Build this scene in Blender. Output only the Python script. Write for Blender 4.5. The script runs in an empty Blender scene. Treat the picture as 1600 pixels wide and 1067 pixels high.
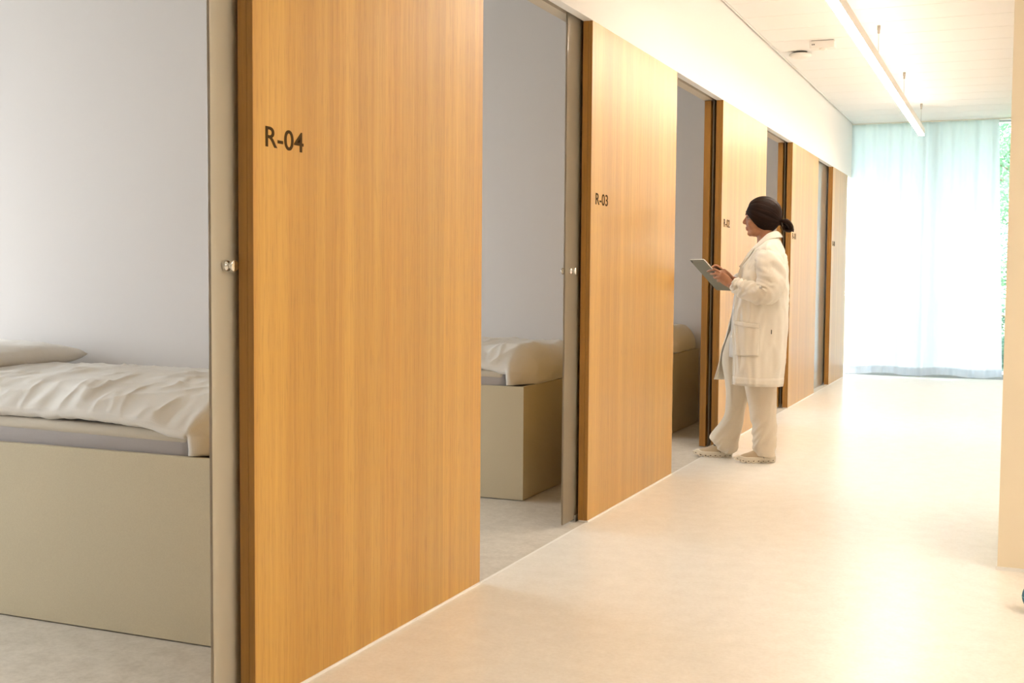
import bpy, bmesh, math, random
from mathutils import Vector, Matrix, noise, Euler
random.seed(7)
PI = math.pi
scn = bpy.context.scene
C = scn.collection
# ------------------------------------------------------------------ camera, world, lights, exposure
CAM = (1.8786, 0.0, 1.195)
F_PX, YAW, PITCH, ROLL = 1857.3, 0.400497, 0.0563505, 0.00771736
cam_d = bpy.data.cameras.new('camera'); cam = bpy.data.objects.new('camera', cam_d); C.objects.link(cam)
cam_d.sensor_width = 36.0; cam_d.lens = F_PX / 1600 * 36.0; cam_d.clip_start = .05
_f = Vector((-math.sin(YAW), math.cos(YAW), 0)); _r = Vector((math.cos(YAW), math.sin(YAW), 0)); _u = Vector((0, 0, 1))
_f2 = _f * math.cos(PITCH) - _u * math.sin(PITCH); _u2 = _u * math.cos(PITCH) + _f * math.sin(PITCH)
_r3 = _r * math.cos(ROLL) + _u2 * math.sin(ROLL); _u3 = _u2 * math.cos(ROLL) - _r * math.sin(ROLL)
cam.matrix_world = Matrix(((_r3.x, _u3.x, -_f2.x, CAM[0]), (_r3.y, _u3.y, -_f2.y, CAM[1]), (_r3.z, _u3.z, -_f2.z, CAM[2]), (0, 0, 0, 1)))
scn.camera = cam
SKY = (0.86, 0.94, 1.0); SKY_STRENGTH = 12.0
LAMP = (1.0, 0.85, 0.69); LAMP_STRENGTH = 62.0
scn.view_settings.view_transform = 'Standard'; scn.view_settings.look = 'None'
scn.view_settings.gamma = 1.0; scn.view_settings.use_curve_mapping = False
scn.view_settings.exposure = 0.06
w = bpy.data.worlds.new('sky'); scn.world = w; w.use_nodes = True
bg = w.node_tree.nodes['Background']; bg.inputs[0].default_value = (*SKY, 1); bg.inputs[1].default_value = SKY_STRENGTH
def portal(name, loc, rot, sx, sy):
    l = bpy.data.lights.new(name, 'AREA'); l.shape = 'RECTANGLE'; l.size = sx; l.size_y = sy
    l.cycles.is_portal = True
    o = bpy.data.objects.new(name, l); C.objects.link(o); o.location = loc; o.rotation_euler = rot
ROOMS = [(1.40, 4.08), (4.16, 6.80), (6.88, 9.53), (9.61, 12.26), (12.34, 14.70)]
ROOM_X = -5.0
for i, (a, b) in enumerate(ROOMS):
    portal('daylight_portal', (ROOM_X - .12, (a + b) / 2, 1.5), (0, -PI / 2, 0), 1.9, b - a - .25)
portal('daylight_portal', (2.4, 15.35, 1.52), (-PI / 2, 0, 0), 5.0, 3.0)

# ------------------------------------------------------------------ materials
def mat(name, col=(.8, .8, .8), rough=.5, metal=0.0, spec=.5, **kw):
    m = bpy.data.materials.new(name); m.use_nodes = True
    b = m.node_tree.nodes['Principled BSDF']
    b.inputs['Base Color'].default_value = (*col, 1); b.inputs['Roughness'].default_value = rough
    b.inputs['Metallic'].default_value = metal; b.inputs['Specular IOR Level'].default_value = spec
    for k, v in kw.items(): b.inputs[k.replace('_', ' ')].default_value = v
    return m
def nd(m, t, **kw):
    n = m.node_tree.nodes.new(t)
    for k, v in kw.items():
        if k in n.inputs: n.inputs[k].default_value = v
        else: setattr(n, k, v)
    return n
def lk(m, a, b): m.node_tree.links.new(a, b)
def coords(m, scale, kind='Object', rot=(0, 0, 0)):
    t = nd(m, 'ShaderNodeTexCoord'); p = nd(m, 'ShaderNodeMapping')
    p.inputs['Scale'].default_value = scale; p.inputs['Location'].default_value = (.13, .29, .37); p.inputs['Rotation'].default_value = rot
    lk(m, t.outputs[kind], p.inputs['Vector']); return p.outputs[0]
def ramp(m, fac, stops):
    r = nd(m, 'ShaderNodeValToRGB'); e = r.color_ramp.elements
    while len(e) < len(stops): e.new(.5)
    for x, (p, c) in zip(e, stops): x.position = p; x.color = (*c, 1)
    lk(m, fac, r.inputs[0]); return r.outputs[0]
def mixc(m, a, b, fac, mode='MIX'):
    n = nd(m, 'ShaderNodeMix'); n.data_type = 'RGBA'; n.blend_type = mode
    if isinstance(fac, (int, float)): n.inputs[0].default_value = fac
    else: lk(m, fac, n.inputs[0])
    for s, v in ((n.inputs[6], a), (n.inputs[7], b)):
        if isinstance(v, tuple): s.default_value = (*v, 1)
        else: lk(m, v, s)
    return n.outputs[2]
def bump(m, height, strength=.1, dist=.01):
    b = nd(m, 'ShaderNodeBump'); b.inputs['Strength'].default_value = strength; b.inputs['Distance'].default_value = dist
    lk(m, height, b.inputs['Height']); lk(m, b.outputs[0], m.node_tree.nodes['Principled BSDF'].inputs['Normal'])
def P(m): return m.node_tree.nodes['Principled BSDF']

def wood_mat(name, dark, mid, light, rough=.36, along=1):
    m = mat(name, mid, rough, Coat_Weight=.25, Coat_Roughness=.42)
    sc = (60, 60, 1.1)
    n1 = nd(m, 'ShaderNodeTexNoise', Scale=1.0, Detail=8.0, Roughness=.62); lk(m, coords(m, sc), n1.inputs['Vector'])
    n2 = nd(m, 'ShaderNodeTexNoise', Scale=1.0, Detail=2.0, Roughness=.5); lk(m, coords(m, (9, 9, .12)), n2.inputs['Vector'])
    n3 = nd(m, 'ShaderNodeTexNoise', Scale=1.0, Detail=3.0, Roughness=.6); lk(m, coords(m, (160, 160, 9)), n3.inputs['Vector'])
    v = nd(m, 'ShaderNodeTexVoronoi', voronoi_dimensions='1D', Scale=9.0)
    sep = nd(m, 'ShaderNodeSeparateXYZ'); lk(m, coords(m, (1, 1, 1)), sep.inputs[0]); lk(m, sep.outputs[1], v.inputs['W'])
    c1 = ramp(m, n1.outputs[0], [(.30, dark), (.5, mid), (.72, light)])
    c2 = ramp(m, n2.outputs[0], [(.32, dark), (.5, mid), (.68, light)])
    c = mixc(m, c1, c2, .45)
    bw = nd(m, 'ShaderNodeRGBToBW'); lk(m, v.outputs['Color'], bw.inputs[0])
    tint = ramp(m, bw.outputs[0], [(.1, (.86, .86, .86)), (.9, (1.08, 1.07, 1.05))])
    c = mixc(m, c, tint, .75, 'MULTIPLY')
    pores = ramp(m, n3.outputs[0], [(.36, (.78, .74, .68)), (.46, (1, 1, 1))])
    c = mixc(m, c, pores, .55, 'MULTIPLY')
    lk(m, c, P(m).inputs['Base Color'])
    bump(m, n1.outputs[0], .06, .004)
    return m
M = {}
M['oak'] = wood_mat('oak_veneer', (.47, .235, .036), (.56, .302, .052), (.66, .39, .080))
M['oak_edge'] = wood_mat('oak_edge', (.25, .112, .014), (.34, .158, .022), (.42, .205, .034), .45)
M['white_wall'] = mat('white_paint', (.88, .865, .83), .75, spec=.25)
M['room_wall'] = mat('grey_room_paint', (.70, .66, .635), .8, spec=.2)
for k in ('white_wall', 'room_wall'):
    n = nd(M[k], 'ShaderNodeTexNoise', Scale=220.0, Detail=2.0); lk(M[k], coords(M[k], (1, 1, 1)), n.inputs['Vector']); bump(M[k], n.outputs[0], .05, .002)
M['warm_wall'] = mat('warm_beige', (.91, .80, .61), .75, spec=.25)  # even warm beige, yellower than the white walls
M['ceiling'] = mat('white_metal_ceiling', (.90, .89, .87), .55, spec=.3)
M['joint'] = mat('ceiling_void', (.35, .31, .27), .8)
m = M['floor'] = mat('terrazzo_floor', (.80, .74, .66), .30, spec=.45)
n2 = nd(m, 'ShaderNodeTexNoise', Scale=70.0, Detail=4.0, Roughness=.7); lk(m, coords(m, (1, 1, 1)), n2.inputs['Vector'])
n4 = nd(m, 'ShaderNodeTexNoise', Scale=11.0, Detail=5.0, Roughness=.65); lk(m, coords(m, (1, 1, 1)), n4.inputs['Vector'])
c = ramp(m, n4.outputs[0], [(.28, (.86, .825, .76)), (.66, (.93, .90, .84))])
c = mixc(m, c, ramp(m, n2.outputs[0], [(.36, (.92, .91, .89)), (.6, (1.0, 1.0, 1.0))]), .7, 'MULTIPLY')
lk(m, c, P(m).inputs['Base Color'])
m = M['room_floor'] = mat('greige_room_floor', (.6, .56, .5), .42, spec=.4)
n2 = nd(m, 'ShaderNodeTexNoise', Scale=60.0, Detail=4.0, Roughness=.7); lk(m, coords(m, (1, 1, 1)), n2.inputs['Vector'])
n4 = nd(m, 'ShaderNodeTexNoise', Scale=13.0, Detail=6.0, Roughness=.7); lk(m, coords(m, (1, 1, 1)), n4.inputs['Vector'])
c = ramp(m, n4.outputs[0], [(.30, (.60, .55, .475)), (.62, (.73, .68, .605))])
c = mixc(m, c, ramp(m, n2.outputs[0], [(.36, (.88, .87, .85)), (.6, (1.0, 1.0, 1.0))]), .8, 'MULTIPLY')
lk(m, c, P(m).inputs['Base Color'])
M['reveal'] = mat('white_floor_strip', (.93, .91, .87), .4)
M['beige_metal'] = mat('beige_lacquered_metal', (.60, .52, .40), .45)
M['dark_slot'] = mat('dark_track', (.05, .04, .03), .6)
M['laminate'] = mat('beige_laminate', (.64, .56, .40), .5, spec=.3)
n = nd(M['laminate'], 'ShaderNodeTexNoise', Scale=300.0, Detail=2.0); lk(M['laminate'], coords(M['laminate'], (1, 1, 1)), n.inputs['Vector'])
lk(M['laminate'], ramp(M['laminate'], n.outputs[0], [(.3, (.62, .54, .38)), (.7, (.66, .58, .415))]), P(M['laminate']).inputs['Base Color'])
def fabric(name, col, rough=.85, weave=900, sheen=.2, bumps=.15):
    m = mat(name, col, rough, spec=.2, Sheen_Weight=sheen)
    n = nd(m, 'ShaderNodeTexNoise', Scale=weave, Detail=2.0); lk(m, coords(m, (1, 1, 1)), n.inputs['Vector'])
    n2 = nd(m, 'ShaderNodeTexNoise', Scale=14.0, Detail=4.0, Roughness=.6); lk(m, coords(m, (1, 1, 1)), n2.inputs['Vector'])
    lk(m, ramp(m, n.outputs[0], [(.3, tuple(c * .93 for c in col)), (.7, col)]), P(m).inputs['Base Color'])
    mx = mixc(m, n.outputs[0], n2.outputs[0], .8); bump(m, mx, bumps, .02)
    return m
M['linen'] = fabric('white_duvet_cotton', (.86, .82, .76), bumps=.35)
# fine woven stripe of the bed linen
m = M['linen']; wv = nd(m, 'ShaderNodeTexWave', Scale=70.0, Distortion=.3); wv.bands_direction = 'Y'
lk(m, coords(m, (1, 1, 1)), wv.inputs['Vector'])
base = P(m).inputs['Base Color'].links[0].from_socket
lk(m, mixc(m, base, ramp(m, wv.outputs['Fac'], [(.0, (.975, .975, .975)), (1, (1, 1, 1))]), 1.0, 'MULTIPLY'), P(m).inputs['Base Color'])
M['sheet'] = fabric('grey_fitted_sheet', (.50, .47, .47), bumps=.2)
M['topper'] = fabric('cream_topper', (.74, .68, .58))
M['chrome'] = mat('polished_chrome', (.82, .80, .76), .12, metal=1.0)
M['letters'] = mat('dark_bronze_print', (.065, .036, .012), .8, spec=.1)
# frosted glass: rough transmission with a scattering share; its beige tint stands in for shading
m = M['frost'] = bpy.data.materials.new('frosted_glass'); m.use_nodes = True
nt = m.node_tree; nt.nodes.clear()
out = nd(m, 'ShaderNodeOutputMaterial'); mx = nd(m, 'ShaderNodeMixShader'); mx.inputs[0].default_value = .55
tl = nd(m, 'ShaderNodeMixShader'); tl.inputs[0].default_value = .80
d1 = nd(m, 'ShaderNodeBsdfDiffuse'); d1.inputs[0].default_value = (.70, .56, .37, 1)
d2 = nd(m, 'ShaderNodeBsdfTranslucent'); d2.inputs[0].default_value = (.86, .72, .52, 1)
pr = nd(m, 'ShaderNodeBsdfPrincipled'); pr.inputs['Base Color'].default_value = (.88, .87, .80, 1); pr.inputs['Transmission Weight'].default_value = 1; pr.inputs['Roughness'].default_value = .30; pr.inputs['IOR'].default_value = 1.3
gl = nd(m, 'ShaderNodeBsdfGlossy'); gl.inputs['Roughness'].default_value = .12
fr = nd(m, 'ShaderNodeFresnel'); fr.inputs[0].default_value = 1.48
top = nd(m, 'ShaderNodeMixShader')
lk(m, d1.outputs[0], tl.inputs[1]); lk(m, d2.outputs[0], tl.inputs[2]); lk(m, pr.outputs[0], mx.inputs[1]); lk(m, tl.outputs[0], mx.inputs[2])
lk(m, fr.outputs[0], top.inputs[0]); lk(m, mx.outputs[0], top.inputs[1]); lk(m, gl.outputs[0], top.inputs[2]); lk(m, top.outputs[0], out.inputs[0])
# clear window glass
m = M['glass'] = bpy.data.materials.new('window_glass'); m.use_nodes = True; m.node_tree.nodes.clear()
out = nd(m, 'ShaderNodeOutputMaterial'); mx = nd(m, 'ShaderNodeMixShader'); tr = nd(m, 'ShaderNodeBsdfTransparent'); tr.inputs[0].default_value = (.93, .97, .96, 1)
gl = nd(m, 'ShaderNodeBsdfGlossy'); gl.inputs['Roughness'].default_value = .02; fr = nd(m, 'ShaderNodeFresnel'); fr.inputs[0].default_value = 1.45
lk(m, fr.outputs[0], mx.inputs[0]); lk(m, tr.outputs[0], mx.inputs[1]); lk(m, gl.outputs[0], mx.inputs[2]); lk(m, mx.outputs[0], out.inputs[0])
# sheer curtain
m = M['sheer'] = bpy.data.materials.new('sheer_white_curtain'); m.use_nodes = True; m.node_tree.nodes.clear()
out = nd(m, 'ShaderNodeOutputMaterial'); mx = nd(m, 'ShaderNodeMixShader'); mx.inputs[0].default_value = .988
tr = nd(m, 'ShaderNodeBsdfTransparent'); tr.inputs[0].default_value = (.95, .97, .97, 1)
m2 = nd(m, 'ShaderNodeMixShader'); m2.inputs[0].default_value = .68
df = nd(m, 'ShaderNodeBsdfDiffuse'); df.inputs[0].default_value = (.86, .87, .86, 1); ts = nd(m, 'ShaderNodeBsdfTranslucent'); ts.inputs[0].default_value = (.60, .645, .71, 1)
lk(m, df.outputs[0], m2.inputs[1]); lk(m, ts.outputs[0], m2.inputs[2]); lk(m, tr.outputs[0], mx.inputs[1]); lk(m, m2.outputs[0], mx.inputs[2]); lk(m, mx.outputs[0], out.inputs[0])
def emit(name, col, s):
    m = bpy.data.materials.new(name); m.use_nodes = True; b = P(m)
    b.inputs['Base Color'].default_value = (.9, .9, .88, 1); b.inputs['Emission Color'].default_value = (*col, 1); b.inputs['Emission Strength'].default_value = s
    return m
M['diffuser'] = emit('lit_opal_diffuser', LAMP, LAMP_STRENGTH)
M['uplight'] = emit('lit_upper_diffuser', LAMP, LAMP_STRENGTH * .16); M['fill_diffuser'] = emit('lit_fill_diffuser', LAMP, LAMP_STRENGTH * 2.6)
M['lamp_body'] = mat('white_lamp_aluminium', (.84, .80, .74), .4)
M['steel'] = mat('satin_steel', (.45, .42, .38), .35, metal=.8)
M['white_plastic'] = mat('white_plastic', (.85, .82, .77), .45)
M['dark'] = mat('dark_plastic', (.06, .055, .045), .5)
M['grey_metal'] = mat('grey_window_metal', (.42, .45, .46), .4, metal=.3)

# ------------------------------------------------------------------ mesh helpers
def link(name, me, m=None, parent=None, kind=None, smooth=False):
    o = bpy.data.objects.new(name, me); C.objects.link(o)
    if m is not None and not me.materials: me.materials.append(m)
    if smooth:
        for p in me.polygons: p.use_smooth = True
    if parent: o.parent = parent
    if kind: o['kind'] = kind
    return o
def obj(name, bm, m=None, parent=None, kind=None, smooth=False):
    bmesh.ops.recalc_face_normals(bm, faces=bm.faces[:])
    me = bpy.data.meshes.new(name); bm.to_mesh(me); bm.free()
    return link(name, me, m, parent, kind, smooth)
def tag(o, label, cat, group=None, kind=None):
    o['label'] = label; o['category'] = cat
    if group: o['group'] = group
    if kind: o['kind'] = kind
    return o
def empty(name, loc=(0, 0, 0), rotz=0.0):
    o = bpy.data.objects.new(name, None); C.objects.link(o); o.location = loc; o.rotation_euler = (0, 0, rotz); o.empty_display_size = .1
    return o
def box(bm, x0, x1, y0, y1, z0, z1, bev=0.0, seg=2):
    r = bmesh.ops.create_cube(bm, size=1.0); v = r['verts']
    for p in v: p.co = Vector(((x0 + x1) / 2 + p.co.x * (x1 - x0), (y0 + y1) / 2 + p.co.y * (y1 - y0), (z0 + z1) / 2 + p.co.z * (z1 - z0)))
    if bev:
        e = {e for p in v for e in p.link_edges}
        bmesh.ops.bevel(bm, geom=list(e), offset=bev, segments=seg, affect='EDGES', profile=.5)
def boxo(name, x0, x1, y0, y1, z0, z1, m, parent=None, kind=None, bev=0.0):
    bm = bmesh.new(); box(bm, x0, x1, y0, y1, z0, z1, bev); return obj(name, bm, m, parent, kind)
def loft(bm, rings, cap=True, closed=True):
    vs = [[bm.verts.new(p) for p in r] for r in rings]
    n = len(rings[0])
    for a, b in zip(vs, vs[1:]):
        for i in range(n if closed else n - 1):
            j = (i + 1) % n; bm.faces.new((a[i], a[j], b[j], b[i]))
    if cap and closed:
        bm.faces.new(vs[0][::-1]); bm.faces.new(vs[-1])
    return vs
def cr(p, t):
    """Catmull-Rom through list p (Vectors or tuples), t in 0..1"""
    p = [Vector(q) if not isinstance(q, Vector) else q for q in p]
    n = len(p) - 1; x = min(max(t, 0), 1) * n; i = min(int(x), n - 1); f = x - i
    p0 = p[i - 1] if i > 0 else p[0] * 2 - p[1]
    p3 = p[i + 2] if i + 2 <= n else p[n] * 2 - p[n - 1]
    p1, p2 = p[i], p[i + 1]
    return .5 * ((2 * p1) + (p2 - p0) * f + (2 * p0 - 5 * p1 + 4 * p2 - p3) * f * f + (3 * p1 - p0 - 3 * p2 + p3) * f ** 3)
def tube(bm, pts, rad, n=14, sub=6, ref=(0, 1, 0), round_ends=True, power=1.0):
    """tube along Catmull-Rom path; rad = list of (ra along ref side, rb) or float"""
    rad = [(r, r) if isinstance(r, (int, float)) else r for r in rad]
    pts = [Vector(p) for p in pts]; N = (len(pts) - 1) * sub
    rings = []; ref = Vector(ref)
    ts = [k / N for k in range(N + 1)]
    for t in ts:
        c = cr(pts, t); d = (cr(pts, min(t + .01, 1)) - cr(pts, max(t - .01, 0))).normalized()
        a = (ref - d * ref.dot(d)).normalized(); b = d.cross(a)
        ra, rb = cr([Vector((*r, 0)) for r in rad], t)[:2]
        rings.append((c, a, b, ra, rb, d))
    out = []
    def ring(c, a, b, ra, rb):
        return [c + a * (math.cos(q) * ra) + b * (math.sin(q) * rb) for q in [2 * PI * k / n for k in range(n)]]
    if round_ends:
        c, a, b, ra, rb, d = rings[0]; r = min(ra, rb)
        for q in (85, 60, 30): out.append(ring(c - d * r * math.sin(math.radians(q)), a, b, ra * math.cos(math.radians(q)), rb * math.cos(math.radians(q))))
    for c, a, b, ra, rb, d in rings: out.append(ring(c, a, b, ra, rb))
    if round_ends:
        c, a, b, ra, rb, d = rings[-1]; r = min(ra, rb)
        for q in (30, 60, 85): out.append(ring(c + d * r * math.sin(math.radians(q)), a, b, ra * math.cos(math.radians(q)), rb * math.cos(math.radians(q))))
    return loft(bm, out)
def ellipsoid(bm, c, r, rot=None, u=24, v=16):
    res = bmesh.ops.create_uvsphere(bm, u_segments=u, v_segments=v, radius=1.0)
    R = Euler(rot).to_matrix() if rot else Matrix.Identity(3)
    for p in res['verts']: p.co = R @ Vector((p.co.x * r[0], p.co.y * r[1], p.co.z * r[2])) + Vector(c)
def cyl(bm, a, b, r, n=20, r2=None):
    a = Vector(a); b = Vector(b); d = (b - a).normalized(); x = d.orthogonal().normalized(); y = d.cross(x)
    r2 = r if r2 is None else r2
    loft(bm, [[c + x * math.cos(q) * rr + y * math.sin(q) * rr for q in [2 * PI * k / n for k in range(n)]] for c, rr in ((a, r), (b, r2))])
def lathe(bm, a, d, prof, n=24):
    a = Vector(a); d = Vector(d).normalized(); x = d.orthogonal().normalized(); y = d.cross(x)
    loft(bm, [[a + d * h + x * math.cos(q) * rr + y * math.sin(q) * rr for q in [2 * PI * k / n for k in range(n)]] for h, rr in prof])
def remesh(bm, voxel, smooth=3, fac=.5):
    bmesh.ops.recalc_face_normals(bm, faces=bm.faces[:])
    me = bpy.data.meshes.new('tmp'); bm.to_mesh(me); bm.free()
    o = bpy.data.objects.new('tmp', me); C.objects.link(o)
    md = o.modifiers.new('r', 'REMESH'); md.mode = 'VOXEL'; md.voxel_size = voxel
    if smooth:
        s = o.modifiers.new('s', 'SMOOTH'); s.iterations = smooth; s.factor = fac
    dg = bpy.context.evaluated_depsgraph_get()
    out = bpy.data.meshes.new_from_object(o.evaluated_get(dg))
    bpy.data.objects.remove(o); bpy.data.meshes.remove(me)
    return out
def fnoise(p, s=1.0): return noise.noise(Vector(p) * s)
def ss(a, b, x):
    t = min(max((x - a) / (b - a), 0), 1); return t * t * (3 - 2 * t)

# ------------------------------------------------------------------ structure
HP, HC, YE = 2.396, 3.038, 15.0                     # panel height, ceiling height, end of the corridor
def st(o, label, cat): o['kind'] = 'structure'; o['label'] = label; o['category'] = cat; return o
RX, RY = 1.84, 5.22                                   # corner of the right hand wall
# floor: slab in two pours with a slim joint along the door line
fl = empty('floor'); st(fl, 'pale speckled beige resin floor running along corridor and into rooms', 'floor')
boxo('slab', .003, 7.0, -5.0, YE + .3, -.12, 0, M['floor'], fl)
boxo('slab', ROOM_X - .3, -.009, -5.0, YE + .3, -.12, 0, M['room_floor'], fl)
boxo('joint_strip', -.009, .003, -5.0, YE + .3, -.12, .0006, M['reveal'], fl)
# ceiling of metal planks
ce = empty('ceiling', (0, 0, HC)); st(ce, 'white suspended ceiling of wide metal planks above the corridor', 'ceiling')
PW = .467; y0 = 8.59 - PW * 29
pl_c = pl_w = None
for k in range(46):
    a = y0 + k * PW
    if a >= YE + .1: break
    wide = a + PW < RY + .2
    if (pl_w if wide else pl_c) is None:
        bm = bmesh.new(); box(bm, .028, 7.0 if wide else RX + .002, .0035, PW - .0035, 0, .02); bmesh.ops.recalc_face_normals(bm, faces=bm.faces[:])
        me = bpy.data.meshes.new('plank'); bm.to_mesh(me); bm.free(); me.materials.append(M['ceiling'])
        if wide: pl_w = me
        else: pl_c = me
    o = link('plank', pl_w if wide else pl_c, None, ce); o.location = (0, a, 0)
boxo('ceiling_edge_profile', .012, .026, -5.0, YE + .1, -.004, .03, M['ceiling'], ce)
boxo('ceiling_void', -.2, 7.2, -5.0, YE + .3, .021, .12, M['joint'], ce)
# wall above the doors, inner header and door track
wl = boxo('wall_left', -.047, .0, -5.0, YE + .12, HP, HC + .02, M['white_wall']); st(wl, 'white plaster band of wall above the row of oak panels', 'wall')
cw = boxo('wall_left_return', -.14, 0, -5.0, 1.38, 0, HP, M['white_wall']); st(cw, 'white wall of the lobby left of the camera', 'wall')
tr = boxo('trim_1', -.14, -.078, 0, 14.62, HP + .004, HC, M['beige_metal']); st(tr, 'beige inner door header running above all the room openings', 'trim')
boxo('door_track', -.078, -.047, 0, 14.62, HP + .055, HP + .09, M['dark_slot'], tr)
# partitions between the rooms
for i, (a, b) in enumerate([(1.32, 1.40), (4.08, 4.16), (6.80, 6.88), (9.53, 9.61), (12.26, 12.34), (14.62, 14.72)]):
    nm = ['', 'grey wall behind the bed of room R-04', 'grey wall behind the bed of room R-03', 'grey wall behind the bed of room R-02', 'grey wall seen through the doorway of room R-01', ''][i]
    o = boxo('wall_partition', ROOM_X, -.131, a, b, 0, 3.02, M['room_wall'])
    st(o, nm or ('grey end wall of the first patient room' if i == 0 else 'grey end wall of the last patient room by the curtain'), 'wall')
rc = boxo('ceiling_rooms', ROOM_X, -.14, 0, 14.75, 3.02, 3.12, M['white_wall']); st(rc, 'white plaster ceiling over the patient rooms', 'ceiling')
# facade side of the rooms, open glazing with low sill
fa = empty('wall_facade', (ROOM_X, 0, 0)); st(fa, 'white outer wall of the patient rooms with tall window openings', 'wall')
boxo('sill_wall', -.1, 0, 1.32, 12.30, 0, .55, M['white_wall'], fa); boxo('head_wall', -.1, 0, 1.32, 14.75, 2.45, 3.12, M['white_wall'], fa)
boxo('sill_wall', -.1, 0, 12.30, 14.75, 0, .10, M['white_wall'], fa)
for a, b, z in ((1.32, 1.52, .55), (4.02, 4.42, .55), (6.50, 7.35, .55), (9.05, 10.1, .55), (11.8, 12.40, .55), (14.6, 14.75, .10)): boxo('pier', -.1, 0, a, b, z, 2.45, M['white_wall'], fa)
# right hand wall and the space behind the camera
wr = boxo('wall_right', RX, 7.0, RY, RY + .24, .012, HC + .02, M['warm_wall']); st(wr, 'plain wall end in warm beige at the right edge of the corridor', 'wall')
ws = boxo('wall_right_side', RX, RX + .2, RY + .24, YE, .012, HC + .02, M['white_wall']); st(ws, 'white right side wall running down the corridor to the curtain', 'wall')
bs = boxo('baseboard_right', RX - .006, 7.0, RY - .006, RY + .1, 0, .014, M['reveal']); st(bs, 'slim white strip along the foot of the right wall', 'baseboard')
bk = boxo('wall_back', -.14, 7.1, -5.1, -5.0, 0, HC + .02, M['white_wall']); st(bk, 'white wall closing the lobby behind the camera', 'wall')
be = boxo('wall_lobby', 7.0, 7.1, -5.0, RY + .24, 0, HC + .02, M['white_wall']); st(be, 'white side wall of the lobby', 'wall')

# end window: frame, panes
wi = empty('window_1', (0, YE + .14, 0)); st(wi, 'floor to ceiling grey framed window behind the sheer curtain', 'window')
X1 = RX + .2
boxo('bottom_rail', -.05, X1, -.03, .03, 0, .06, M['grey_metal'], wi); boxo('top_rail', -.05, X1, -.03, .03, HC - .02, HC + .04, M['grey_metal'], wi)
for x in (-.05, .9): boxo('mullion', x, x + .05, -.03, .03, .06, HC - .02, M['grey_metal'], wi)
for a, b in ((0, .9), (.95, X1)): boxo('pane', a, b, -.006, .006, .06, HC - .02, M['glass'], wi)

# overhang added outside so the curtain darkens towards its top
rf = boxo('shade_overhang', -6, 8, YE + .2, YE + 1.7, HC + .15, HC + .4, M['white_wall']); st(rf, 'overhang added outside to shade the top of the end window', 'roof')
# ------------------------------------------------------------------ oak panels with room numbers
PAN = [('R-04', 2.662, 4.135), ('R-03', 5.388, 6.910), ('R-02', 8.112, 9.661), ('R-01', 10.854, 12.362), ('R-00', 13.397, 14.620)]
def text(s, size, loc, parent):
    cu = bpy.data.curves.new('room_number', 'FONT'); cu.body = s; cu.size = size; cu.extrude = .0006; cu.offset = .0007; cu.space_character = 1.02
    o = bpy.data.objects.new('t', cu); C.objects.link(o)
    dg = bpy.context.evaluated_depsgraph_get(); me = bpy.data.meshes.new_from_object(o.evaluated_get(dg)); bpy.data.objects.remove(o)
    me.materials.clear()
    xs = [v.co.x for v in me.vertices]; ys = [v.co.y for v in me.vertices]
    # scale to the measured sign: width .186, height .056
    sx, sy = .186 / (max(xs) - min(xs)), .056 / (max(ys) - min(ys)); x0, y0 = min(xs), min(ys)
    for v in me.vertices: v.co = Vector((v.co.z, (v.co.x - x0) * sx, (v.co.y - y0) * sy))
    t = link('room_number', me, M['letters'], parent); t.location = loc; t['label'] = 'dark bronze room number ' + s
    return t
for s, a, b in PAN:
    r = empty('oak_panel', (0, a, 0))
    tag(r, 'tall oak veneer wall panel marked %s%s' % (s, {'R-04': ', the largest and nearest', 'R-00': ', beside the curtain'}.get(s, ' beside its room opening')), 'panel', 'oak panels between the room openings', 'thing')
    L = b - a
    boxo('face_board', -.0185, 0, 0, L, .008, HP, M['oak'], r)
    boxo('back_board', -.047, -.0195, .0, L, .008, HP, M['oak'], r)
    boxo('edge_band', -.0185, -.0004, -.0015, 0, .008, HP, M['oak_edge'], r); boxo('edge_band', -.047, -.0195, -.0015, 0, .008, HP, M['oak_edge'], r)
    boxo('inner_board', -.13, -.088, 0, L, .008, HP, M['oak'], r)
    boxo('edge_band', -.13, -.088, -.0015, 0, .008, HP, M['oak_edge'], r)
    boxo('floor_strip', -.045, .004, .002, L, 0, .008, M['reveal'], r)
    text(s, .08, (.0006, .056 + (.0 if s in ('R-04',) else .012), 1.535), r)

# ------------------------------------------------------------------ frosted sliding glass doors
GL = [(2.563, 3.95, True, 'frosted glass sliding door pushed back behind the R-04 panel'),
      (5.221, 6.62, True, 'frosted glass sliding door of room R-03, edge and knob showing'),
      (8.118, 9.52, False, 'frosted glass sliding door fully hidden in the R-02 panel pocket'),
      (10.86, 12.25, False, 'frosted glass sliding door fully hidden in the R-01 panel pocket'),
      (12.30, 13.47, False, 'closed frosted glass door shining pale blue before the R-00 panel')]
for i, (a, b, knob, lab) in enumerate(GL):
    g = boxo('door_%d' % (i + 1), -.073, -.064, a, b, .012, HP + .05, M['frost'], bev=.001); st(g, lab, 'door')
    if knob:
        for sgn, x0, nm in ((1, -.064, 'knob'), (-1, -.073, 'knob')):
            bm = bmesh.new()
            lathe(bm, (x0, a + .061, 1.212), (sgn, 0, 0), [(0, .0135), (.002, .0145), (.009, .0145), (.0105, .012), (.014, .0085), (.018, .0085), (.0245, .0145), (.0265, .0155), (.0300, .0155), (.0312, .014), (.0315, .002)], 28)
            obj('knob', bm, M['chrome'], g, smooth=True)
    bm = bmesh.new(); gy = {0: 2.645, 1: 5.37}.get(i, a + .03)
    box(bm, -.062, -.055, gy, gy + .05, 0, .032, .001); box(bm, -.083, -.076, gy, gy + .05, 0, .032, .001); box(bm, -.083, -.055, gy, gy + .05, 0, .006)
    obj('floor_guide', bm, M['steel'], g)

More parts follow.
